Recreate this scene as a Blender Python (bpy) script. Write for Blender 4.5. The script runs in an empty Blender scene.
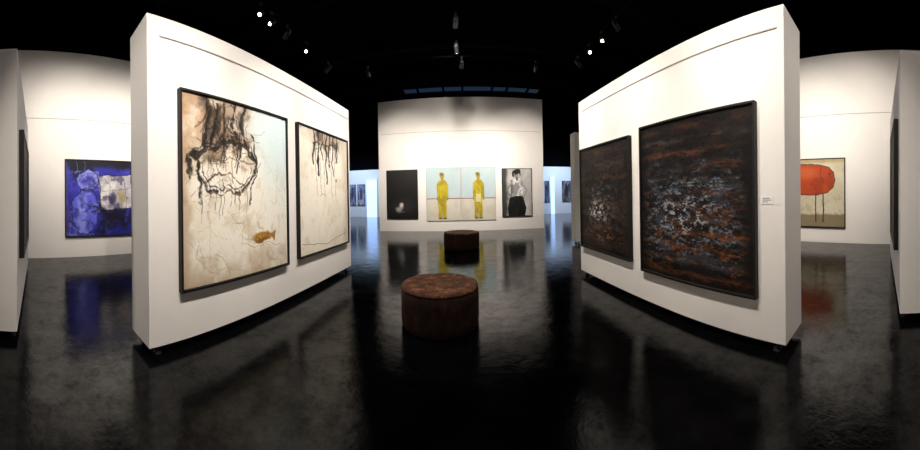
import bpy, bmesh, math, random
import numpy as np
from mathutils import Vector, Matrix
random.seed(7); rng = np.random.default_rng(11)
S = bpy.context.scene; C = S.collection; PI = math.pi
try: S.view_settings.view_transform = 'Standard'
except Exception: pass
F = 280.0; CZ = 1.35

# ------------------------------------------------------------ materials
def mat(name, col=(.8,.8,.8), rough=.6, metal=0., noise=None, bump=0., bscale=60, emit=None, estr=0., spec=.5):
    m = bpy.data.materials.new(name); m.use_nodes = True
    nt = m.node_tree; b = nt.nodes['Principled BSDF']
    b.inputs['Base Color'].default_value = (*col,1); b.inputs['Roughness'].default_value = rough
    b.inputs['Metallic'].default_value = metal; b.inputs['Specular IOR Level'].default_value = spec
    tc = nt.nodes.new('ShaderNodeTexCoord')
    if noise:
        sc, col2, lo, hi = noise
        n = nt.nodes.new('ShaderNodeTexNoise'); n.inputs['Scale'].default_value = sc; n.inputs['Detail'].default_value = 8
        n.inputs['Roughness'].default_value = .65
        r = nt.nodes.new('ShaderNodeValToRGB'); r.color_ramp.elements[0].position = lo; r.color_ramp.elements[1].position = hi
        r.color_ramp.elements[0].color = (*col,1); r.color_ramp.elements[1].color = (*col2,1)
        nt.links.new(tc.outputs['Object'], n.inputs['Vector']); nt.links.new(n.outputs['Fac'], r.inputs['Fac'])
        nt.links.new(r.outputs['Color'], b.inputs['Base Color'])
    if bump:
        n2 = nt.nodes.new('ShaderNodeTexNoise'); n2.inputs['Scale'].default_value = bscale; n2.inputs['Detail'].default_value = 5
        bp = nt.nodes.new('ShaderNodeBump'); bp.inputs['Strength'].default_value = bump; bp.inputs['Distance'].default_value = .01
        nt.links.new(tc.outputs['Object'], n2.inputs['Vector']); nt.links.new(n2.outputs['Fac'], bp.inputs['Height'])
        nt.links.new(bp.outputs['Normal'], b.inputs['Normal'])
    if emit:
        b.inputs['Emission Color'].default_value = (*emit,1); b.inputs['Emission Strength'].default_value = estr
    return m
M = {}
M['wall'] = mat('white_wall_paint', (.83,.80,.765), .75, noise=(1.2,(.79,.76,.725),.35,.75), bump=.05, bscale=90, spec=.3)
M['panel'] = mat('white_panel_paint', (.83,.80,.775), .7, noise=(1.5,(.79,.765,.74),.35,.75), bump=.04, bscale=120, spec=.3)
M['dark'] = mat('black_ceiling_paint', (.0015,.0015,.0018), 1., noise=(2,(.003,.003,.0035),.3,.8), spec=0)
M['beam'] = mat('black_steel', (.004,.004,.0042), 1., noise=(6,(.007,.007,.0075),.4,.7), spec=0)
M['black'] = mat('black_metal', (.010,.010,.010), .5, noise=(40,(.018,.018,.018),.4,.7), spec=.3)
M['frame'] = mat('black_frame_wood', (.005,.0045,.0045), .5, noise=(25,(.011,.010,.009),.4,.7), spec=.3)
M['rail'] = mat('grey_rail', (.46,.44,.42), .5, noise=(30,(.38,.37,.35),.4,.7))
M['white'] = mat('grey_can', (.14,.14,.135), .5, noise=(30,(.11,.11,.11),.4,.7))
M['card'] = mat('white_card', (.85,.85,.83), .6, noise=(60,(.8,.8,.78),.4,.7))
M['ink'] = mat('grey_print', (.08,.08,.08), .7, noise=(60,(.14,.14,.14),.4,.7))
M['lens'] = mat('lit_lens', (1,.9,.75), .3, emit=(1,.88,.7), estr=25)
M['glass'] = mat('skylight_glass', (.02,.04,.07), .3, noise=(1.2,(.01,.02,.04),.4,.7), emit=(.12,.24,.42), estr=.07)
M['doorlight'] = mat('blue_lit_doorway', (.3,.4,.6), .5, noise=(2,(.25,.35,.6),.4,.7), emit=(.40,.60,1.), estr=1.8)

def floor_mat():
    m = bpy.data.materials.new('dark_glossy_floor'); m.use_nodes = True
    nt = m.node_tree; L = nt.links; b = nt.nodes['Principled BSDF']
    tc = nt.nodes.new('ShaderNodeTexCoord')
    def noise(sc, det=8, r=.6):
        n = nt.nodes.new('ShaderNodeTexNoise'); n.inputs['Scale'].default_value = sc; n.inputs['Detail'].default_value = det
        n.inputs['Roughness'].default_value = r; L.new(tc.outputs['Object'], n.inputs['Vector']); return n
    def ramp(n, stops, out='Fac'):
        r = nt.nodes.new('ShaderNodeValToRGB'); e = r.color_ramp.elements
        e[0].position, e[0].color = stops[0][0], (*stops[0][1],1); e[1].position, e[1].color = stops[-1][0], (*stops[-1][1],1)
        for p, c in stops[1:-1]:
            k = e.new(p); k.color = (*c,1)
        L.new(n.outputs[out], r.inputs['Fac']); return r
    def mrange(n, a,b_,c,d):
        mr = nt.nodes.new('ShaderNodeMapRange'); mr.inputs[1].default_value=a; mr.inputs[2].default_value=b_
        mr.inputs[3].default_value=c; mr.inputs[4].default_value=d; L.new(n.outputs['Fac'], mr.inputs[0]); return mr
    n1 = noise(1.6, 15, .78)
    c1 = ramp(n1, [(.42,(.0006,.0007,.0010)), (.56,(.0018,.0020,.0027)), (.70,(.007,.008,.011))])
    n2 = noise(9, 15, .88)
    c2 = ramp(n2, [(.60,(0,0,0)), (.68,(.05,.056,.066))])
    mx = nt.nodes.new('ShaderNodeMixRGB'); mx.blend_type = 'ADD'; mx.inputs[0].default_value = .25
    L.new(c1.outputs['Color'], mx.inputs[1]); L.new(c2.outputs['Color'], mx.inputs[2])
    L.new(mx.outputs[0], b.inputs['Base Color'])
    L.new(mrange(noise(6,15,.85), .42,.66,.03,.18).outputs[0], b.inputs['Roughness'])
    L.new(mrange(noise(3.4,15,.85), .42,.60,.34,.08).outputs[0], b.inputs['Specular IOR Level'])
    n4 = noise(6, 12, .66)
    bp = nt.nodes.new('ShaderNodeBump'); bp.inputs['Strength'].default_value=.26; bp.inputs['Distance'].default_value=.012
    L.new(n4.outputs['Fac'], bp.inputs['Height'])
    L.new(bp.outputs['Normal'], b.inputs['Normal'])
    return m
M['floor'] = floor_mat()

def canvas_mat(name, rough=.6, bump=.15, bscale=50, spec=.3):
    m = bpy.data.materials.new(name); m.use_nodes = True
    nt = m.node_tree; L = nt.links; b = nt.nodes['Principled BSDF']
    at = nt.nodes.new('ShaderNodeAttribute'); at.attribute_name = 'paint'
    tc = nt.nodes.new('ShaderNodeTexCoord')
    n = nt.nodes.new('ShaderNodeTexNoise'); n.inputs['Scale'].default_value = bscale; n.inputs['Detail'].default_value = 6
    L.new(tc.outputs['Object'], n.inputs['Vector'])
    mr = nt.nodes.new('ShaderNodeMapRange'); mr.inputs[3].default_value=.82; mr.inputs[4].default_value=1.12
    L.new(n.outputs['Fac'], mr.inputs[0])
    mx = nt.nodes.new('ShaderNodeVectorMath'); mx.operation='SCALE'
    L.new(at.outputs['Color'], mx.inputs[0]); L.new(mr.outputs[0], mx.inputs['Scale'])
    L.new(mx.outputs[0], b.inputs['Base Color'])
    bp = nt.nodes.new('ShaderNodeBump'); bp.inputs['Strength'].default_value=bump; bp.inputs['Distance'].default_value=.01
    L.new(n.outputs['Fac'], bp.inputs['Height']); L.new(bp.outputs['Normal'], b.inputs['Normal'])
    b.inputs['Roughness'].default_value = rough; b.inputs['Specular IOR Level'].default_value = spec
    return m
M['canvas'] = canvas_mat('painted_canvas')
M['canvas_dark'] = canvas_mat('thick_dark_paint', .5, .5, 40, .2)
M['print'] = canvas_mat('photographic_print', .5, .02)

# ------------------------------------------------------------ mesh helpers
def add_box(bm, x0,x1,y0,y1,z0,z1, bev=0):
    vs = [bm.verts.new(p) for p in ((x0,y0,z0),(x1,y0,z0),(x1,y1,z0),(x0,y1,z0),(x0,y0,z1),(x1,y0,z1),(x1,y1,z1),(x0,y1,z1))]
    fs = [bm.faces.new([vs[i] for i in f]) for f in ((3,2,1,0),(4,5,6,7),(0,1,5,4),(1,2,6,5),(2,3,7,6),(3,0,4,7))]
    if bev:
        es = list({e for f in fs for e in f.edges})
        bmesh.ops.bevel(bm, geom=es, offset=bev, segments=2, affect='EDGES', profile=.5)
def add_lathe(bm, prof, seg=48, cx=0, cy=0):
    rings = []
    for r, z in prof:
        if r < 1e-6: rings.append([bm.verts.new((cx,cy,z))])
        else: rings.append([bm.verts.new((cx+r*math.cos(2*PI*k/seg), cy+r*math.sin(2*PI*k/seg), z)) for k in range(seg)])
    for a, b in zip(rings, rings[1:]):
        for k in range(seg):
            k2 = (k+1)%seg
            if len(a)==1 and len(b)==1: continue
            if len(a)==1: bm.faces.new((a[0], b[k2], b[k]))
            elif len(b)==1: bm.faces.new((a[k], a[k2], b[0]))
            else: bm.faces.new((a[k], a[k2], b[k2], b[k]))
def obj(name, bm, m, parent=None, smooth=False):
    bmesh.ops.recalc_face_normals(bm, faces=bm.faces[:])
    me = bpy.data.meshes.new(name); bm.to_mesh(me); bm.free()
    me.materials.append(m)
    if smooth: me.polygons.foreach_set('use_smooth', [True]*len(me.polygons))
    o = bpy.data.objects.new(name, me); C.objects.link(o)
    if parent: o.parent = parent
    return o
def boxobj(name, m, dims, parent=None, bev=0):
    bm = bmesh.new(); add_box(bm, *dims, bev=bev); return obj(name, bm, m, parent)
def struct(name, m, dims):
    o = boxobj(name, m, dims); o['kind'] = 'structure'; return o
def thing(name, label, cat, loc=(0,0,0), rotz=0, group=None):
    o = bpy.data.objects.new(name, None); C.objects.link(o); o.empty_display_size=.2
    o.location = loc; o.rotation_euler = (0,0,rotz); o['label']=label; o['category']=cat
    if group: o['group'] = group
    return o

# ------------------------------------------------------------ room shell
struct('floor', M['floor'], (-9,9,-4.2,18.3,-.1,0))
struct('ceiling', M['dark'], (-9,9,-4.2,18.3,6.4,6.5))
struct('wall_left_outer', M['dark'], (-9.1,-9,-4.2,18.3,0,6.4))
struct('wall_right_outer', M['dark'], (9,9.1,-4.2,18.3,0,6.4))
struct('wall_front', M['dark'], (-9,9,-4.3,-4.2,0,6.4))
struct('wall_far_upper', M['dark'], (-9,9,18.3,18.4,0,6.4))
struct('wall_left', M['wall'], (-6.78,-6.6,-4.0,9,0,4.93))
struct('wall_right', M['wall'], (7.0,7.18,-4.0,9,0,4.83))
BW = 10.65
struct('wall_back', M['wall'], (-3.15,3.28,BW,BW+.3,0,5.1))
struct('trim_1', M['rail'], (-3.05,3.18,BW-.012,BW,3.80,3.815))
struct('trim_2', M['rail'], (-6.6,-6.588,-3.9,8.9,3.30,3.314))
struct('trim_3', M['rail'], (6.988,7.0,-3.9,8.9,3.28,3.294))
struct('wall_far', M['wall'], (-8.7,8.7,18.0,18.15,0,3.2))
for i, y in enumerate((3.2, 6.0, 8.9, 11.7)):
    struct('trim_%d'%(i+4), M['beam'], (-8.9,8.9,y,y+.18,6.12,6.4))
# skylight strip in the roof over the far bay
bm = bmesh.new()
xs = [-2.6,-1.9,-.7,.2,1.6,2.3,3.3,3.9]
for a_, b_ in zip(xs, xs[1:]): add_box(bm, a_+.05, b_-.05, 12.85, 13.4, 6.36, 6.39)
w = obj('window_1', bm, M['glass']); w['kind']='structure'
bm = bmesh.new()
for x in xs: add_box(bm, x-.04, x+.04, 12.75, 13.5, 6.30, 6.4)
add_box(bm, -2.64, 3.94, 12.70, 12.76, 6.30, 6.4); add_box(bm, -2.64, 3.94, 13.48, 13.54, 6.30, 6.4)
obj('window_frame', bm, M['beam'], w)
def door(n, x0, x1):
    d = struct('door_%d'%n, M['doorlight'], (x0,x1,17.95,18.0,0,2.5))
    bm = bmesh.new(); add_box(bm,x0-.07,x0,17.93,18,0,2.57); add_box(bm,x1,x1+.07,17.93,18,0,2.57); add_box(bm,x0,x1,17.93,18,2.5,2.57)
    obj('door_frame', bm, M['card'], d)
door(1, -6.2, -5.5); door(2, 6.03, 6.3)

# ------------------------------------------------------------ display panels
def display_panel(near, far, H, t, label, near_is_left=True, rail=True):
    n = Vector((*near,0)); f = Vector((*far,0))
    a, b = (n, f) if near_is_left else (f, n)
    dv = b-a; Ln = dv.length; ang = math.atan2(dv.y, dv.x); mid = (a+b)/2
    r = thing('display_panel', label, 'display panel', mid, ang, 'free-standing white display panels')
    boxobj('board', M['panel'], (-Ln/2,Ln/2,0,t,.08,H), r, .006)
    if rail: boxobj('hanging_rail', M['rail'], (-Ln/2+.12,Ln/2-.06,-.008,0,H-.184,H-.173), r)
    for sx in (-1,1):
        for y in (.06, t-.06):
            bm = bmesh.new(); add_lathe(bm, [(0,0),(.04,0),(.04,.012),(.018,.022),(.018,.08),(0,.08)], 20, sx*(Ln/2-.10), y)
            obj('foot', bm, M['black'], r, True)
    return r, ang, a, dv.normalized()
RN, RF = Vector((2.08,.905)), Vector((1.93,4.23)); Lr = (RN-RF).length
PL = display_panel((-2.155,1.06), (-2.0,4.83), 2.98, .42, 'tall white panel left of the stools carrying two pale scrawled canvases')
PR = display_panel(RN, RF, 2.85, .42, 'tall white panel right of the stools carrying two dark canvases', False)
PLS = display_panel((-2.73,-.03), (-5.7,.16), 2.85, .34, 'white panel cut by the left edge of the photo', True, False)
PRS = display_panel((2.85,0), (5.8,.2), 2.76, .34, 'white panel cut by the right edge of the photo', False, False)
PB = display_panel((2.93,6.7), (5.6,6.7), 2.95, .3, 'distant white panel peeking past the far end of the right panel', True, False)

# ------------------------------------------------------------ numpy painting kit
def vnoise(h, w, cy, cx, seed):
    g = np.random.default_rng(seed).random((cy+2, cx+2))
    y = np.linspace(0, cy, h, endpoint=False); x = np.linspace(0, cx, w, endpoint=False)
    yi = y.astype(int); xi = x.astype(int); fy = y-yi; fx = x-xi
    fy = (fy*fy*(3-2*fy))[:,None]; fx = (fx*fx*(3-2*fx))[None,:]
    a = g[yi][:,xi]; b = g[yi][:,xi+1]; c = g[yi+1][:,xi]; d_ = g[yi+1][:,xi+1]
    return (a*(1-fx)+b*fx)*(1-fy)+(c*(1-fx)+d_*fx)*fy
def fbm(h, w, cy, cx, seed, oct=5, gain=.55):
    t = np.zeros((h,w)); amp=1; tot=0
    for k in range(oct):
        t += amp*vnoise(h,w,cy*2**k,cx*2**k,seed+k*17); tot += amp; amp*=gain
    return t/tot
def ss(a,b,x):
    t = np.clip((x-a)/(b-a),0,1); return t*t*(3-2*t)
class Pic:
    def __init__(s, W, H, asp, base):
        s.W, s.H, s.asp = W, H, asp           # asp = height/width
        s.a = np.zeros((H,W,3)); s.a[:] = base
        s.U, s.V = np.meshgrid(np.linspace(0,1,W), np.linspace(0,1,H))
        s.wob = (fbm(H,W,8,8,5,4)-.5); s.wob2 = (fbm(H,W,8,8,95,4)-.5)
        s.grain = fbm(H,W,40,40,33,3)
    def mix(s, m, col):
        m = np.clip(m,0,1)[...,None]; s.a = s.a*(1-m)+np.array(col)*m
    def stroke(s, pts, wd, col, al=1., wob=.03, dry=.0, soft=.5):
        d = np.full((s.H,s.W), 9.); U = s.U+s.wob*wob; V = (s.V+s.wob2*wob)*s.asp
        for (x0,y0),(x1,y1) in zip(pts,pts[1:]):
            y0_,y1_ = y0*s.asp,y1*s.asp; dx,dy = x1-x0,y1_-y0_; L2 = dx*dx+dy*dy+1e-9
            t = np.clip(((U-x0)*dx+(V-y0_)*dy)/L2,0,1)
            d = np.minimum(d, np.hypot(U-x0-t*dx, V-y0_-t*dy))
        m = (1-ss(wd*soft, wd, d))*al
        if dry: m *= ss(dry-.12, dry+.12, s.grain+.15)
        s.mix(m, col)
    def ell(s, cx,cy,rx,ry,col,al=1.,soft=.15,wob=.03,p=2.):
        r = (np.abs((s.U+s.wob*wob-cx)/rx)**p + np.abs((s.V+s.wob2*wob-cy)/ry)**p)**(1/p)
        s.mix((1-ss(1-soft,1+soft,r))*al, col)
    def poly(s, pts, col, al=1., wob=.0):
        U = s.U+s.wob*wob; V = s.V+s.wob2*wob; ins = np.zeros((s.H,s.W),bool)
        n = len(pts)
        for i in range(n):
            (x0,y0),(x1,y1) = pts[i],pts[(i+1)%n]
            if y0==y1: continue
            c = ((y0>V)!=(y1>V)) & (U < (x1-x0)*(V-y0)/(y1-y0)+x0); ins ^= c
        s.mix(ins*al, col)
    def scrib(s, n, x0,x1,y0,y1, wd, col, al, seed, L=.12, bias=0, dry=.45, soft=.5):
        r = random.Random(seed)
        for _ in range(n):
            x = r.uniform(x0,x1); y = r.uniform(y0,y1); a = r.uniform(0,2*PI) if not bias else r.gauss(PI/2,bias)
            pts=[(x,y)]
            for k in range(4):
                a += r.gauss(0,.6 if not bias else .25); x += math.cos(a)*L*r.uniform(.3,1)/4*2; y += math.sin(a)*L*r.uniform(.3,1)/4*2
                pts.append((x,y))
            s.stroke(pts, wd*r.uniform(.5,1.6), col, al*r.uniform(.5,1), dry=dry, soft=soft)
    def smudge(s, n, x0,x1,y0,y1, r0, col, al, seed):
        r = random.Random(seed)
        for _ in range(n):
            s.ell(r.uniform(x0,x1), r.uniform(y0,y1), r0*r.uniform(.5,1.4), r0*r.uniform(.5,1.6), col, al*r.uniform(.4,1), .9, .25)

def arc(cx,cy,rx,ry,a0,a1,n=10):
    return [(cx+rx*math.cos(math.radians(a0+(a1-a0)*k/n)), cy+ry*math.sin(math.radians(a0+(a1-a0)*k/n))) for k in range(n+1)]

def pic_scrawl_big():
    p = Pic(330,390,1.19,(.93,.91,.86)); H,W=p.H,p.W
    p.mix(ss(.50,.80,fbm(H,W,3,3,1))*.34, (.83,.76,.63))
    p.mix(ss(.55,.75,fbm(H,W,9,9,2))*.26, (.66,.55,.40))
    p.mix(ss(.40,.75,p.U-.35*p.V+.25*p.wob)*ss(.85,.1,p.V)*.9, (.78,.86,.88))
    p.mix(ss(.84,1.12,p.V+.3*p.wob)*.6, (.58,.46,.31))
    p.mix(ss(.10,0,p.U+.15*p.wob)*.5, (.60,.46,.33))
    p.mix(ss(.35,.0,p.U+.3*p.wob)*ss(.5,.0,p.V)*.65*ss(.4,.6,fbm(H,W,6,6,77)), (.58,.38,.22))
    K=(.07,.055,.045); B=(.34,.23,.15)
    p.ell(.34,.09,.23,.13,(.50,.38,.28),.6,.7,.35); p.ell(.34,.26,.28,.07,(.52,.40,.29),.55,.7,.3)
    p.smudge(20,.16,.54,.0,.22,.040,(.14,.11,.085),.6,71); p.smudge(12,.08,.60,.24,.34,.035,(.20,.15,.11),.5,72)
    for x0,x1,l,w_ in ((.20,.17,.25,.024),(.27,.24,.22,.018),(.34,.34,.18,.014),(.42,.45,.23,.020),(.50,.53,.25,.024)):
        p.stroke([(x0,0),(x0*.6+x1*.4,l*.4),(x0*.3+x1*.7,l*.7),(x1,l)], w_, K, .85, .12, .45, .15)
    p.scrib(34,.15,.55,.0,.26,.006,K,.75,3,.11,.5,.45,.2); p.scrib(30,.12,.58,.04,.34,.004,B,.75,5,.13,0,.45,.2)
    for dy,w_,a_ in ((0,.024,.85),(.016,.010,.75),(-.026,.009,.65)):
        p.stroke(arc(.34,.315+dy,.285,.075,182,358,16), w_, K, a_, .12, .45, .15)
    p.stroke(arc(.34,.315,.275,.03,10,170,16), .008, B, .65, .12, .45, .1)
    p.stroke(arc(.34,.33,.27,.19,2,70,12), .016, K, .85, .12, .45, .15); p.stroke(arc(.34,.33,.27,.19,112,178,12), .016, K, .85, .12, .45, .15)
    p.stroke(arc(.34,.335,.235,.165,5,175,16), .008, K, .75, .13, .45, .1); p.stroke(arc(.34,.32,.30,.21,40,140,14), .005, B, .65, .12, .45, .1)
    p.stroke(arc(.34,.46,.17,.035,180,360,12), .011, K, .75, .12, .45, .1); p.stroke(arc(.34,.49,.16,.035,10,170,12), .008, B, .7, .12, .45, .1)
    for pts in ([(.07,.28),(.07,.38),(.12,.46),(.14,.56)],[(.62,.28),(.63,.38),(.59,.47),(.57,.58)],[(.03,.31),(.04,.37),(.06,.43)],[(.61,.17),(.65,.25),(.64,.33)]):
        p.stroke(pts, .014, K, .85, .12, .45, .15)
    for x,l in ((.14,.14),(.20,.08),(.24,.13),(.28,.18),(.31,.16),(.38,.13),(.42,.10),(.46,.16),(.54,.12)): p.stroke([(x,.47),(x+.008,.47+l*.6),(x+.004,.47+l)], .004, K, .65, .06, .45, .2)
    p.scrib(22,.06,.62,.26,.50,.0035,K,.65,8,.10,0,.45,.2); p.smudge(8,.08,.60,.30,.5,.025,B,.3,73)
    p.scrib(20,.05,.8,.5,.85,.0025,B,.4,9,.15); p.scrib(26,.03,.97,.5,.98,.0022,(.58,.45,.32),.4,10,.2); p.smudge(10,.05,.95,.55,.98,.03,(.55,.42,.28),.3,74)
    O=(.62,.43,.15)
    p.ell(.70,.79,.100,.036,O,.95,.2,.06); p.ell(.68,.785,.055,.014,(.78,.60,.30),.6,.7,.10); p.poly([(.785,.79),(.85,.758),(.84,.79),(.85,.825)],O,.9,.06)
    p.ell(.70,.808,.08,.012,(.38,.24,.09),.65,.6,.10); p.scrib(8,.62,.82,.77,.81,.0028,(.22,.13,.06),.65,75,.05,0,.45,.1)
    p.stroke([(.48,.80),(.60,.80)],.003,B,.5,.08); p.stroke([(.5,.835),(.92,.845)],.0025,B,.5,.08)
    return p.a
def pic_scrawl_small():
    p = Pic(280,320,1.18,(.93,.91,.86)); H,W=p.H,p.W
    p.mix(ss(.50,.80,fbm(H,W,3,3,21))*.26, (.84,.77,.66))
    p.mix(ss(.58,.76,fbm(H,W,9,9,22))*.20, (.68,.58,.45))
    p.mix(ss(.82,1.08,p.V+.3*p.wob)*.25, (.75,.67,.54))
    p.mix(ss(.8,1.0,p.U+.2*p.wob)*.3, (.70,.62,.51))
    K=(.06,.05,.042); B=(.36,.26,.18)
    p.ell(.50,.03,.31,.12,(.48,.37,.27),.55,.7,.3); p.smudge(12,.26,.74,0,.16,.035,(.12,.10,.08),.55,35)
    for x,l,w_ in ((.26,.26,.016),(.34,.38,.019),(.42,.24,.013),(.50,.42,.017),(.57,.28,.019),(.65,.36,.014),(.73,.22,.016)):
        p.stroke([(x,0),(x+.012,l*.4),(x-.014,l*.7),(x+.004,l)], w_, K, .95, .07, .38, .3)
    for x in (.30,.38,.46,.61,.69): p.stroke([(x,.0),(x-.01,.30),(x+.006,.54)], .004, K, .75, .05, .42, .2)
    p.stroke([(.24,.09),(.4,.12),(.56,.09),(.76,.11)],.010,K,.8,.10,.44,.2); p.scrib(20,.24,.76,.0,.20,.005,K,.75,31,.09,.4,.45,.2)
    p.scrib(8,.2,.8,.2,.6,.0028,B,.4,33,.12); p.scrib(10,.05,.95,.5,.95,.0025,(.62,.5,.37),.4,34,.2)
    p.stroke([(.04,.91),(.5,.955),(.97,.90)],.0035,B,.7); p.ell(.72,.40,.02,.015,B,.6,.5)
    return p.a
def pic_dark(seed, big=True):
    W,H = (340,400) if big else (260,310)
    p = Pic(W,H,1.17,(.058,.049,.049))
    n = fbm(H,W,6,5,seed,6,.65)
    p.mix(ss(.45,.72,n)*.8, (.15,.11,.09))
    grid = np.maximum(np.exp(-(((p.V*11+.5*p.wob*2)%1-.5)/.10)**2), .6*np.exp(-(((p.U*7+.5*p.wob2*2)%1-.5)/.10)**2))
    if big:
        p.mix(grid*ss(.42,.62,fbm(H,W,14,8,seed+2,6,.75))*.45, (.30,.21,.16))
        for k in range(12):
            v0=.045+k*.083; m=np.exp(-((p.V-v0-.018*p.wob)/.022)**2)
            p.mix(m*ss(.40,.64,fbm(H,W,18,4,seed+k*3,6,.7))*.8, [(.33,.19,.12),(.26,.21,.20),(.37,.20,.115)][k%3])
        p.mix(ss(.55,.68,fbm(H,W,60,14,seed+40,3,.8))*.65, (.025,.022,.022))
        env = ss(.15,.45,p.V+.14*p.wob)*ss(.98,.80,p.V)*ss(.0,.12,p.U)*ss(1.02,.84,p.U)
        p.mix(env*ss(.50,.64,fbm(H,W,26,8,seed+3,5,.75))*.65, (.23,.27,.33))
        p.mix(env*ss(.58,.70,fbm(H,W,48,18,seed+4,4,.82))*.75, (.42,.48,.55))
        m = np.exp(-(((p.U-.45)/.34)**2+((p.V-.60)/.17)**2))
        p.mix(m*ss(.56,.66,fbm(H,W,50,26,seed+14,3,.85))*.85, (.74,.76,.79))
        env2 = ss(.42,.72,p.V+.1*p.wob)*ss(1.02,.93,p.V)
        p.mix(env2*ss(.57,.70,fbm(H,W,30,10,seed+5,5,.75))*.8, (.46,.25,.12))
        for v in (.395,.415): p.mix((np.abs(p.V-v-.01*p.wob)<.004)*ss(.5,.58,fbm(H,W,2,60,seed+6,2))*ss(.45,.5,p.U)*ss(.82,.75,p.U)*.6, (.6,.58,.55))
        p.mix(ss(.10,.0,np.minimum(p.U,1-p.U))*.5, (.03,.027,.027)); p.mix(ss(.12,0,p.V)*.5,(.04,.036,.036))
    else:
        p.mix(ss(.42,.7,fbm(H,W,5,5,seed+8))*.6, (.19,.145,.12))
        p.mix(grid*ss(.44,.64,fbm(H,W,14,8,seed+2,6,.75))*.5, (.30,.23,.185))
        for k in range(8):
            v0=.06+k*.12; m=np.exp(-((p.V-v0-.018*p.wob)/.028)**2)
            p.mix(m*ss(.42,.66,fbm(H,W,16,4,seed+k*3,6,.7))*.7, [(.30,.19,.125),(.27,.23,.21)][k%2])
        p.mix(ss(.55,.67,fbm(H,W,50,14,seed+19,3,.85))*.6, (.028,.025,.025))
        m = np.exp(-(((p.U-.48)/.42)**2+((p.V-.58)/.28)**2))
        p.mix(m*ss(.52,.67,fbm(H,W,36,14,seed+3,5,.8))*.8, (.42,.40,.40))
        m = np.exp(-(((p.U-.38)/.20)**2+((p.V-.63)/.11)**2))
        p.mix(m*ss(.48,.64,fbm(H,W,44,24,seed+4,3,.9)), (.88,.87,.86))
        m = np.exp(-(((p.U-.45)/.4)**2+((p.V-.86)/.09)**2))
        p.mix(m*ss(.52,.64,fbm(H,W,36,18,seed+29,3,.9)), (.48,.33,.22))
    return p.a
def pic_blue():
    p = Pic(200,200,.96,(.16,.16,.58)); H,W=p.H,p.W
    p.mix(ss(.4,.65,fbm(H,W,4,4,51))*.65, (.28,.28,.76))
    p.mix(ss(.5,.66,fbm(H,W,6,6,52))*.85, (.06,.05,.18))
    p.mix(ss(.15,.05,p.V+.1*p.wob)*.9,(.05,.045,.09))
    p.ell(.30,.27,.16,.14,(.50,.52,.88),.95,.15,.08); p.ell(.31,.27,.08,.06,(.28,.28,.68),.7,.5,.12)
    p.ell(.27,.70,.20,.29,(.36,.38,.84),.95,.15,.10); p.ell(.22,.62,.05,.2,(.60,.63,.93),.6,.7,.15)
    p.mix((p.U<.48)*(p.V>.14)*ss(.54,.68,fbm(H,W,9,9,66))*.5,(.12,.11,.36)); p.mix((p.U<.48)*(p.V>.14)*ss(.60,.70,fbm(H,W,9,9,67))*.45,(.66,.68,.93))
    p.stroke(arc(.28,.68,.21,.29,0,360,18),.012,(.04,.04,.10),.8,.10,.42,.15); p.stroke(arc(.30,.27,.165,.145,0,360,18),.010,(.04,.04,.10),.8,.10,.42,.15)
    p.poly([(.46,.20),(.97,.18),(.97,.64),(.50,.66)],(.84,.83,.82),1,.03)
    p.mix(ss(.46,.64,fbm(H,W,8,8,53))*(p.U>.47)*(p.V<.66)*(p.V>.19)*.65,(.62,.61,.66)); p.mix(ss(.57,.65,fbm(H,W,10,10,69))*(p.U>.47)*(p.V<.66)*(p.V>.19)*.6,(.22,.20,.34))
    p.stroke([(.47,.20),(.97,.18),(.97,.65),(.50,.66),(.47,.20)],.011,(.05,.05,.1),.8,.05,.4,.15)
    for x in (.62,.86): p.stroke([(x,.22),(x+.01,.64)],.007,(.1,.1,.15),.65,.07,.42,.1)
    p.stroke([(.5,.40),(.97,.38)],.007,(.1,.1,.15),.5,.08,.44,.1); p.ell(.68,.50,.045,.09,(.16,.14,.28),.8,.6,.12); p.ell(.80,.49,.05,.1,(.62,.54,.38),.8,.5,.12)
    p.poly([(.44,.70),(1,.68),(1,1),(.40,1)],(.14,.14,.52),.92,.06); p.smudge(14,.45,1,.68,1,.07,(.035,.035,.10),.9,58); p.smudge(5,.45,1,.68,1,.045,(.30,.31,.80),.7,60)
    p.scrib(18,.4,1,.66,1,.008,(.04,.04,.14),.8,54,.12)
    p.scrib(10,0,.5,.1,1,.006,(.72,.74,.95),.5,55,.12); p.scrib(20,0,.5,.1,1,.007,(.05,.05,.15),.7,56,.12)
    p.stroke([(.0,.04),(.02,1)],.03,(.30,.28,.50),.7); p.stroke([(.98,.04),(.99,1)],.02,(.06,.06,.16),.8)
    return p.a
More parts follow.
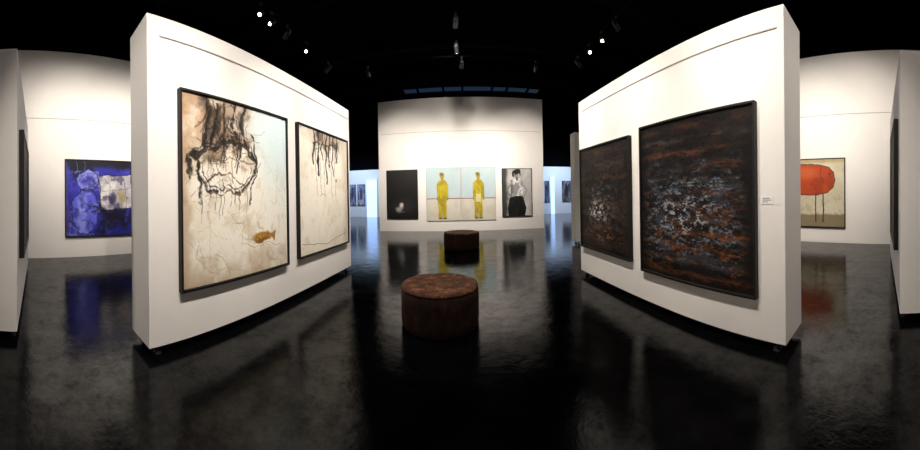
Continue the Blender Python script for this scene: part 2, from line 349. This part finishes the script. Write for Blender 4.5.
def pic_red():
    p = Pic(200,210,1.05,(.76,.725,.62)); H,W=p.H,p.W
    p.mix(ss(.4,.7,fbm(H,W,4,4,61))*.6, (.84,.81,.72)); p.mix(ss(.55,.7,fbm(H,W,12,12,62))*.35, (.58,.53,.42))
    p.mix(ss(.80,.84,p.V+.05*p.wob)*.7,(.42,.36,.25)); p.mix(ss(.08,.02,p.V)*.5,(.6,.5,.3))
    R=(.68,.26,.11); D=(.13,.06,.045)
    for x,dx in ((.16,-.008),(.27,.012),(.56,-.008),(.67,.01)): p.stroke([(x,.46),(x+dx,.68),(x+dx*.5,.93)],.011,D,.95,.02,.2,.5)
    o=[(.04,.30),(.06,.18),(.14,.10),(.28,.07),(.46,.065),(.62,.085),(.76,.12),(.84,.20),(.86,.31),(.83,.41),(.74,.49),(.58,.525),(.36,.53),(.17,.50),(.07,.42)]
    p.poly(o,R,1,.02)
    body = (p.a[...,0]>.55)&(p.a[...,2]<.25)&(p.V<.56)
    p.mix(body*(1-ss(.3,1,np.hypot((p.U-.38)/.30,(p.V-.20)/.13)))*.5,(.83,.45,.25)); p.mix(body*ss(.48,.66,fbm(H,W,5,5,64))*.4,(.48,.16,.07))
    p.stroke(o+[o[0]],.010,D,.85,.02,.36,.15)
    p.stroke([(.66,.12),(.64,.24),(.68,.36)],.007,D,.6,.06,.4,.1); p.ell(.77,.22,.012,.012,D,1,.3,0)
    p.scrib(6,.15,.6,.2,.46,.005,D,.45,63,.12,0,.45,0)
    return p.a
def pic_black():
    p = Pic(100,160,1.55,(.035,.033,.035)); H,W=p.H,p.W
    p.mix(ss(.5,.75,fbm(H,W,5,3,71))*.3,(.10,.10,.105)); p.ell(.5,.76,.36,.14,(.16,.155,.16),.8,.9)
    p.ell(.40,.80,.12,.055,(.62,.60,.60),.9,.6,.10); p.ell(.47,.73,.06,.05,(.80,.76,.74),.95,.5,.1)
    p.stroke([(.36,.86),(.54,.87)],.03,(.42,.40,.40),.8)
    return p.a
def pic_yellow(side):
    p = Pic(150,220,1.45,(.70,.78,.80)); H,W=p.H,p.W
    p.mix(ss(.35,.7,fbm(H,W,4,4,81+side))*.45,(.77,.82,.81))
    p.mix((p.V>.58)*1.,(.82,.80,.75)); p.mix((p.V>.58)*ss(.45,.7,fbm(H,W,6,6,83+side))*.4,(.75,.71,.64))
    p.mix((np.abs(p.V-.585)<.007)*1.,(.55,.16,.12))
    Y=(.74,.67,.13); D=(.46,.40,.08); cx = .47 if side==0 else .50
    p.poly([(cx-.16,.31),(cx-.08,.24),(cx+.08,.24),(cx+.16,.31),(cx+.17,.56),(cx+.13,.60),(cx+.12,.62),(cx+.12,.94),(cx+.02,.94),(cx,.68),(cx-.02,.94),(cx-.12,.94),(cx-.12,.62),(cx-.13,.60),(cx-.17,.56)],Y,1,.06)
    p.mix(((np.abs(p.U-cx)<.19)&(p.V>.25)&(p.V<.94)&(p.a[...,0]>.7)&(p.a[...,2]<.3))*ss(.42,.62,fbm(H,W,8,8,85+side))*.7,(.58,.51,.10))
    p.ell(cx,.17,.055,.065,(.62,.54,.16),1,.35,.05); p.ell(cx,.13,.06,.034,D,1,.4,.05)
    p.stroke([(cx,.24),(cx,.215)],.03,(.58,.50,.14)); p.stroke([(cx-.10,.33),(cx-.105,.57)],.010,D,.5,.07,0,.1); p.stroke([(cx+.10,.33),(cx+.105,.57)],.010,D,.5,.07,0,.1)
    p.stroke([(cx,.68),(cx,.94)],.010,D,.7,.05)
    for sx in (-1,1): p.ell(cx+sx*.065,.955,.055,.017,(.38,.34,.12),.9,.4,0); p.ell(cx+sx*.145,.59,.022,.026,(.60,.52,.16),1,.4,0)
    if side: p.poly([(cx-.08,.50),(cx+.08,.50),(cx+.07,.66),(cx-.07,.66)],(.82,.82,.66),.85,.04)
    p.mix((np.minimum(np.minimum(p.U,1-p.U)*1.,np.minimum(p.V,1-p.V)*1.45)<.008)*.6,(.55,.53,.48))
    return p.a
def pic_bw():
    p = Pic(210,320,1.55,(.80,.79,.78)); H,W=p.H,p.W
    p.mix(ss(.4,.7,fbm(H,W,4,3,91))*.5,(.58,.57,.56)); p.mix(ss(.33,.22,p.U+.05*p.wob)*.85,(.12,.12,.12)); p.mix(ss(.8,1.,p.U)*.4,(.4,.4,.4))
    K=(.035,.035,.035); S_=(.68,.67,.66); G_=(.38,.37,.36); Wt=(.90,.89,.88)
    p.poly([(.36,.50),(.68,.50),(.78,.74),(.74,1),(.32,1),(.28,.74)],K,1,.05); p.mix(((p.V>.55)&(np.abs(p.U-.5)<.22))*ss(.50,.66,fbm(H,W,8,8,98))*.5,(.24,.24,.24))
    p.poly([(.36,.29),(.46,.225),(.62,.225),(.73,.30),(.68,.52),(.38,.52)],Wt,1,.05)
    p.mix(((p.V>.24)&(p.V<.52)&(p.a[...,0]>.85))*ss(.40,.58,fbm(H,W,8,8,97))*.75,(.45,.45,.45)); p.mix(((p.V>.24)&(p.V<.52)&(np.abs(p.U-.54)<.17))*ss(.48,.36,p.U)*.7,(.22,.22,.22))
    p.stroke([(.71,.31),(.82,.43),(.72,.53),(.60,.50)],.036,S_,1,.04,0,.4); p.stroke([(.72,.34),(.80,.43),(.71,.54)],.014,G_,.8,.03,0,.0)
    p.stroke([(.38,.31),(.27,.43),(.36,.54),(.46,.52)],.034,(.58,.57,.56),1,.04,0,.4); p.stroke([(.36,.33),(.26,.43),(.35,.54)],.014,(.22,.22,.22),.8,.03,0,.0)
    p.stroke([(.54,.24),(.54,.18)],.040,G_,1,.02); p.ell(.54,.135,.075,.060,S_,1,.2,.02); p.ell(.50,.14,.045,.05,G_,.7,.7,.05)
    p.ell(.545,.095,.095,.045,K,1,.3,.08); p.stroke([(.455,.09),(.44,.19)],.026,K,.9,.06); p.stroke([(.63,.09),(.64,.17)],.018,K,.9,.06)
    p.ell(.515,.14,.010,.006,K,.8,.4,0); p.ell(.565,.14,.010,.006,K,.8,.4,0); p.ell(.54,.172,.018,.005,K,.7,.4,0)
    p.scrib(12,.3,.75,.5,.95,.006,(.3,.3,.3),.5,92,.12)
    return p.a[int(.05*H):int(.88*H), int(.16*W):int(.93*W)]
def pic_misc(seed, c1, c2, c3):
    p = Pic(70,90,1.2,c1); H,W=p.H,p.W
    p.mix(ss(.4,.65,fbm(H,W,3,3,seed))*.9,c2); p.mix(ss(.5,.65,fbm(H,W,6,6,seed+3))*.7,c3)
    p.ell(.5,.45,.2,.28,c3,.8,.3,.2); p.scrib(8,.1,.9,.1,.9,.02,(.1,.1,.1),.7,seed,.2)
    return p.a

def canvas_mesh(name, arr, w, h, y, m, parent):
    H,W,_ = arr.shape; arr = np.clip(arr,0,1)
    lin = np.where(arr<=.04045, arr/12.92, ((arr+.055)/1.055)**2.4)
    j,i = np.meshgrid(np.arange(W), np.arange(H))
    co = np.stack([-w/2+j/(W-1)*w, np.full((H,W),y), h-i/(H-1)*h], -1).reshape(-1,3)
    idx = (i*W+j); q = np.stack([idx[:-1,:-1],idx[1:,:-1],idx[1:,1:],idx[:-1,1:]],-1).reshape(-1,4)
    me = bpy.data.meshes.new(name)
    n = len(co); back = np.array([(-w/2,0,0),(w/2,0,0),(w/2,0,h),(-w/2,0,h)]); c2 = np.concatenate([co,back])
    TL,TR,BL,BR = 0,W-1,(H-1)*W,H*W-1
    faces = q.tolist()+[[n+0,n+3,n+2,n+1],[BL,n,n+1,BR],[TR,n+2,n+3,TL],[TL,n+3,n,BL],[BR,n+1,n+2,TR]]
    me.from_pydata(c2.tolist(), [], faces)
    ca = me.color_attributes.new('paint','FLOAT_COLOR','POINT')
    cols = np.ones((len(c2),4)); cols[:n,:3] = lin.reshape(-1,3); cols[n:,:3] = .05
    ca.data.foreach_set('color', cols.ravel().astype(np.float32))
    me.materials.append(m); me.update()
    o = bpy.data.objects.new(name, me); C.objects.link(o); o.parent = parent
    return o
def painting(arr, w, h, loc, ang, label, cat='painting', m='canvas', frame='frame', bw=.026, dep=.055, group=None, name='framed_painting'):
    r = thing(name, label, cat, loc, ang, group)
    if frame:
        bm = bmesh.new()
        prof = [(0,0),(0,-dep),(bw*.75,-dep),(bw,-dep+.012),(bw,0)]
        rings=[]
        for ins,y in prof:
            rings.append([bm.verts.new(p) for p in ((-w/2+ins,y,ins),(w/2-ins,y,ins),(w/2-ins,y,h-ins),(-w/2+ins,y,h-ins))])
        for k in range(len(rings)):
            a,b = rings[k], rings[(k+1)%len(rings)]
            for q in range(4): bm.faces.new((a[q],a[(q+1)%4],b[(q+1)%4],b[q]))
        obj('frame', bm, M[frame], r)
        o = canvas_mesh('canvas' if m!='print' else 'print', arr, w-2*bw-.002, h-2*bw-.002, -dep+.018, M[m], r); o.location = (0,0,bw+.001)
    else:
        canvas_mesh('canvas', arr, w, h, -dep, M[m], r)
    return r
def on_panel(P, s0, s1, z0, z1, arr, label, **k):
    _, ang, a, dv = P
    s = (s0+s1)/2; nrm = Vector((math.sin(ang), -math.cos(ang), 0))
    loc = a+dv*s+nrm*.002; loc.z = z0
    return painting(arr, abs(s1-s0), z1-z0, loc, ang, label, **k)
on_panel(PL, .295, 1.83, .52, 2.36, pic_scrawl_big(), 'large pale canvas with black scrawled figure and small ochre fish, nearest on the left panel')
on_panel(PL, 2.06, 3.60, .54, 2.37, pic_scrawl_small(), 'pale canvas with black strokes hanging from its top edge, far end of left panel')
on_panel(PR, Lr-1.709, Lr-.245, .44, 2.10, pic_dark(101,True), 'large near-black canvas with blue and rust flecks, nearest on the right panel', m='canvas_dark')
on_panel(PR, Lr-3.218, Lr-1.915, .50, 2.05, pic_dark(201,False), 'smaller dark grey-brown canvas with whitish glow, far end of right panel', m='canvas_dark')
on_panel(PLS, .25, 1.75, .74, 2.11, pic_misc(301,(.2,.08,.06),(.35,.15,.1),(.1,.05,.05)), 'dark framed picture seen edge-on at the far left of the photo')
Lrs = math.hypot(2.95,.2)
on_panel(PRS, Lrs-1.45, Lrs-.22, .69, 2.13, pic_misc(311,(.14,.11,.05),(.22,.16,.08),(.06,.05,.03)), 'dark olive framed picture seen edge-on at the far right of the photo', dep=.05)
painting(pic_blue(), 1.78, 1.86, (-6.598,1.95,.48), PI/2, 'blue and violet abstract painting with pale window block on left wall')
painting(pic_red(), 1.75, 1.79, (6.998,2.25,.39), -PI/2, 'beige painting of a red round-bodied animal on the right wall')
def bx_(px): return BW*math.tan((px-460)/F)
def onback(px0,px1,z0,z1,arr,label,**k):
    x0,x1 = bx_(px0),bx_(px1)
    return painting(arr, x1-x0, z1-z0, ((x0+x1)/2,BW-.002,z0), 0, label, **k)
onback(387,418,.48,2.38,pic_black(),'black framed dark photograph with tiny white figure, leftmost on the back wall',cat='photograph',m='print',name='framed_photograph')
onback(426.5,460.8,.40,2.42,pic_yellow(0),'unframed canvas of standing yellow figure, left half of the pair on back wall',frame=None,dep=.04,name='wall_painting')
onback(461.3,495.5,.40,2.42,pic_yellow(1),'unframed canvas of yellow figure holding pale sheet, right half of the pair',frame=None,dep=.04,name='wall_painting')
onback(502,532,.50,2.36,pic_bw(),'black framed black and white photograph of a posing person, rightmost on back wall',cat='photograph',m='print',name='framed_photograph')
def onfar(x0,x1,arr,label):
    painting(arr, x1-x0, 1.45, ((x0+x1)/2,17.998,.78), 0, label, group='small pictures in the far room')
onfar(-7.5,-7.0,pic_misc(401,(.6,.62,.7),(.4,.42,.55),(.2,.2,.3)),'tiny distant picture next to the left panel edge, far room')
onfar(-6.88,-6.34,pic_misc(411,(.7,.7,.72),(.5,.5,.6),(.25,.22,.3)),'tiny distant picture just left of the bright blue doorway, far room')
onfar(5.62,5.92,pic_misc(421,(.5,.5,.55),(.3,.3,.4),(.15,.12,.15)),'tiny distant picture just right of the back wall, far room')
onfar(6.86,7.5,pic_misc(431,(.35,.3,.3),(.6,.58,.6),(.15,.12,.15)),'tiny distant picture beside the distant white panel, far room')
_, ang, a, dv = PR
s = Lr-.155; loc = a+dv*s+Vector((math.sin(ang),-math.cos(ang),0))*.001; loc.z = 1.24
r = thing('wall_label','small white caption card right of the large dark canvas','label card',loc,ang)
boxobj('card', M['card'], (-.055,.055,-.004,0,0,.065), r)
bm = bmesh.new()
for k,(l) in enumerate((.07,.085,.05)): add_box(bm,-.045,-.045+l,-.0048,-.004,.046-k*.015,.051-k*.015)
obj('caption_lines', bm, M['ink'], r)

# ------------------------------------------------------------ stools
def stool_mat(top):
    m = bpy.data.materials.new('rusty_top' if top else 'rusty_side'); m.use_nodes=True
    nt=m.node_tree; L=nt.links; b=nt.nodes['Principled BSDF']; tc=nt.nodes.new('ShaderNodeTexCoord')
    mp = nt.nodes.new('ShaderNodeMapping'); mp.inputs['Scale'].default_value = (1,1,1) if top else (1,1,.6)
    L.new(tc.outputs['Object'], mp.inputs[0])
    n=nt.nodes.new('ShaderNodeTexNoise'); n.inputs['Scale'].default_value=9 if top else 14; n.inputs['Detail'].default_value=15; n.inputs['Roughness'].default_value=.84
    L.new(mp.outputs[0], n.inputs['Vector'])
    r=nt.nodes.new('ShaderNodeValToRGB'); e=r.color_ramp.elements
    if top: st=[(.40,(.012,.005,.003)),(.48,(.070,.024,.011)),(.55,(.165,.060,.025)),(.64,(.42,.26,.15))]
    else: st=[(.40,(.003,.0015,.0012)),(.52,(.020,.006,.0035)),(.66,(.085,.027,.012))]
    e[0].position,e[0].color=st[0][0],(*st[0][1],1); e[1].position,e[1].color=st[-1][0],(*st[-1][1],1)
    for p_,c_ in st[1:-1]: k=e.new(p_); k.color=(*c_,1)
    L.new(n.outputs['Fac'],r.inputs['Fac']); L.new(r.outputs['Color'],b.inputs['Base Color'])
    bp=nt.nodes.new('ShaderNodeBump'); bp.inputs['Strength'].default_value=.9; bp.inputs['Distance'].default_value=.02
    L.new(n.outputs['Fac'],bp.inputs['Height']); L.new(bp.outputs['Normal'],b.inputs['Normal'])
    b.inputs['Roughness'].default_value=.7; b.inputs['Specular IOR Level'].default_value=.2
    return m
MT, MS = stool_mat(True), stool_mat(False)
def stool(loc, R, label):
    r = thing('round_stool', label, 'stool', loc, random.uniform(0,3), 'rust-brown round stools')
    bm=bmesh.new(); add_lathe(bm,[(0,.0),(R-.03,0),(R-.012,.006),(R,.025),(R+.004,.10),(R+.002,.2),(R+.004,.30),(R,.372),(R-.006,.38),(R-.02,.384),(0,.384)],96)
    for v in bm.verts:
        a=math.atan2(v.co.y,v.co.x); k=1+.006*math.sin(7*a)+.004*math.sin(13*a+v.co.z*9)+.003*math.sin(29*a)
        v.co.x*=k; v.co.y*=k
    obj('body',bm,MS,r,True)
    bm=bmesh.new(); add_lathe(bm,[(0,.384),(R-.014,.384),(R-.004,.39),(R-.002,.402),(R-.012,.413),(R-.03,.418),(R*.7,.416),(R*.4,.419),(0,.418)],96)
    for v in bm.verts:
        a=math.atan2(v.co.y,v.co.x); k=1+.006*math.sin(7*a)+.004*math.sin(13*a+3)
        v.co.x*=k; v.co.y*=k
    obj('top',bm,MT,r,True)
stool((-.235,3.0,0),.412,'larger rust-brown round stool in the foreground on the dark floor')
stool((.02,7.2,0),.45,'smaller-looking rust-brown round stool further back toward the back wall')

# ------------------------------------------------------------ lighting tracks and spotlights
TZ = 4.62
def track(x0,x1,y0,y1,label):
    r = thing('lighting_track', label, 'light track', ((x0+x1)/2,(y0+y1)/2,TZ))
    lx,ly=(x1-x0)/2,(y1-y0)/2
    boxobj('rail', M['beam'], (-max(lx,.018),max(lx,.018),-max(ly,.018),max(ly,.018),0,.035), r)
    n = max(2,int(max(lx,ly)*2/2.2)+1)
    for k in range(n):
        t=-.92+1.84*k/(n-1)
        bm=bmesh.new(); add_lathe(bm,[(0,.035),(.006,.035),(.006,6.4-TZ),(0,6.4-TZ)],8,lx*t,ly*t); obj('hanger',bm,M['beam'],r)
track(-3.0,-3.0,-2.2,6.58,'black lighting track hanging over the back of the left panel')
track(2.8,2.8,-2.2,6.58,'black lighting track hanging over the back of the right panel')
track(-.02,-.02,-.5,6.58,'black lighting track hanging over the aisle with the stools')
track(-3.1,2.9,6.62,6.62,'black cross lighting track hanging before the back wall')
track(-7.5,7.5,14.6,14.6,'black lighting track hanging in the far room')

def mk_can():
    bm=bmesh.new()
    add_lathe(bm,[(0,.10),(.030,.10),(.042,.085),(.045,.05),(.045,.03),(.049,.03),(.049,.02),(.045,.02),(.045,-.10),(.028,-.10),(.028,-.085),(0,-.085)],24)
    return bm
WARM=(1,.905,.80)
def spotlight(x,y,tgt,E,label=None,size=70,white=False,col=WARM,group='track spotlights above the frame', bl=1., rad=.035):
    label = label or 'black track spotlight hung above the aisle and side rooms, out of the photo'
    r = thing('track_spotlight', label, 'spotlight', (x,y,TZ), 0, group)
    boxobj('bracket', M['black'], (-.02,.02,-.035,.035,-.03,0), r)
    bm=bmesh.new(); add_lathe(bm,[(0,-.03),(.008,-.03),(.008,-.13),(0,-.13)],10); obj('stem',bm,M['black'],r)
    ctr=Vector((0,0,-.17)); d_=(Vector(tgt)-(Vector((x,y,TZ))+ctr)).normalized()
    q=d_.to_track_quat('-Z','Y')
    o=obj('can',mk_can(),M['white'] if white else M['black'],r,True); o.location=ctr; o.rotation_mode='QUATERNION'; o.rotation_quaternion=q
    bm=bmesh.new(); add_lathe(bm,[(0,-.086),(.027,-.086),(.027,-.09),(0,-.098)],24)
    l=obj('lens',bm,M['lens'],o,True)
    ld=bpy.data.lights.new('spot_beam','SPOT'); ld.energy=E; ld.color=col; ld.spot_size=math.radians(size); ld.spot_blend=bl; ld.shadow_soft_size=rad
    lo=bpy.data.objects.new('spot_beam',ld); C.objects.link(lo); lo.parent=r; lo.location=ctr+d_*.125; lo.rotation_mode='QUATERNION'; lo.rotation_quaternion=q
for y,E in ((.45,580),(1.5,440),(2.8,520),(4.05,560)):
    spotlight(-.02,y,(-2.1,y+.45,1.85),E,size=56)
for y,E in ((.65,480),(1.75,400),(3.05,460),(4.25,420)):
    spotlight(-.02,y,(2.1,y+.25,1.85),E,size=56)
for y,E in ((.25,420),(1.3,500),(2.7,500)):
    spotlight(-3.0,y,(-6.6,y+.6,2.6),E,size=72)
for y,E in ((.3,420),(1.3,520),(2.7,520)):
    spotlight(2.8,y,(7.0,y+.6,2.5),E,size=72)
spotlight(-3.0,-2.0,(-2.6,1.0,1.4),280,size=60); spotlight(2.8,-2.0,(2.5,.9,1.4),280,size=60)  # added unseen fill lamps behind the camera, brightening the panels' near end faces
G='track spotlights seen against the black ceiling'
spotlight(-3.0,3.55,(-1.9,.9,2.0),40,'lit spotlight nearest the top left of the ceiling, above left panel',group=G,size=50)
spotlight(-3.0,3.85,(-3.0,.2,1.0),40,'second lit spotlight close beside the nearest one above left panel',group=G,size=50)
spotlight(-3.0,4.3,(-6.6,5,1.8),100,'unlit-looking spotlight after the lit pair above left panel',group=G)
spotlight(-3.0,5.0,(-1.2,1.2,.6),40,'small lit spotlight halfway along the left track',group=G,size=50)
spotlight(-3.0,6.0,(-6.6,7,1.8),100,'spotlight lower toward the far end of the left track',group=G)
spotlight(-.02,5.0,(-.5,10.6,2.6),520,'grey spotlight hanging over the middle aisle, ahead of the back wall',white=True,group=G,size=66)
spotlight(-.02,5.9,(.3,7.2,.3),120,'spotlight over the middle aisle aimed down at the far stool',group=G,size=50)
spotlight(2.8,4.4,(6.9,6,1.8),100,'spotlight nearest on the right track, above right panel',group=G)
spotlight(2.8,4.95,(1.4,1.2,.8),40,'lit spotlight facing the viewer on the right track',group=G,size=50)
spotlight(2.8,5.5,(1.0,1.2,1.4),40,'second lit spotlight further along the right track',group=G,size=50)
spotlight(2.8,6.1,(6.9,7,1.8),80,'spotlight at the far end of the right track',group=G)
spotlight(-2.2,6.62,(-2.2,BW,2.2),780,'leftmost spotlight on the cross track before the back wall',group=G,size=74)
spotlight(0.1,6.62,(0.1,BW,2.2),640,'middle spotlight on the cross track before the back wall',group=G,size=74)
spotlight(1.9,6.62,(2.3,BW,2.2),780,'rightmost spotlight on the cross track before the back wall',group=G,size=74)
spotlight(-.02,2.4,(-.22,3.0,.3),300,size=36)
for x in (-6.6,6.4): spotlight(x,14.6,(x,18,1.6),900,size=90,col=(.52,.70,1.),label='distant spotlight in the far room '+('beyond the left panel' if x<0 else 'beyond the right panel'),group=G)

ld=bpy.data.lights.new('skylight_daylight','AREA'); ld.shape='RECTANGLE'; ld.size=6; ld.size_y=.7; ld.energy=260; ld.color=(.30,.52,1)
lo=bpy.data.objects.new('skylight_daylight',ld); C.objects.link(lo); lo.location=(.65,13.2,6.28)

w=bpy.data.worlds.new('dim_room'); S.world=w; w.use_nodes=True
w.node_tree.nodes['Background'].inputs[0].default_value=(.5,.6,.8,1); w.node_tree.nodes['Background'].inputs[1].default_value=.02

# ------------------------------------------------------------ camera: cylindrical panorama
cd=bpy.data.cameras.new('camera'); co=bpy.data.objects.new('camera',cd); C.objects.link(co); S.camera=co
co.location=(0,0,CZ); co.rotation_euler=(PI/2, math.radians(1.06), 0)
cd.type='PANO'; cd.clip_start=.05; cd.clip_end=100
vals=dict(central_cylindrical_range_u_min=-460/F, central_cylindrical_range_u_max=460/F,
          central_cylindrical_range_v_min=-254.5/F, central_cylindrical_range_v_max=195.5/F, central_cylindrical_radius=1.0)
for tgt in (cd, getattr(cd,'cycles',None)):
    if tgt is None: continue
    try: tgt.panorama_type='CENTRAL_CYLINDRICAL'
    except Exception as e: pass
    for k,v in vals.items():
        try: setattr(tgt,k,v)
        except Exception as e: pass
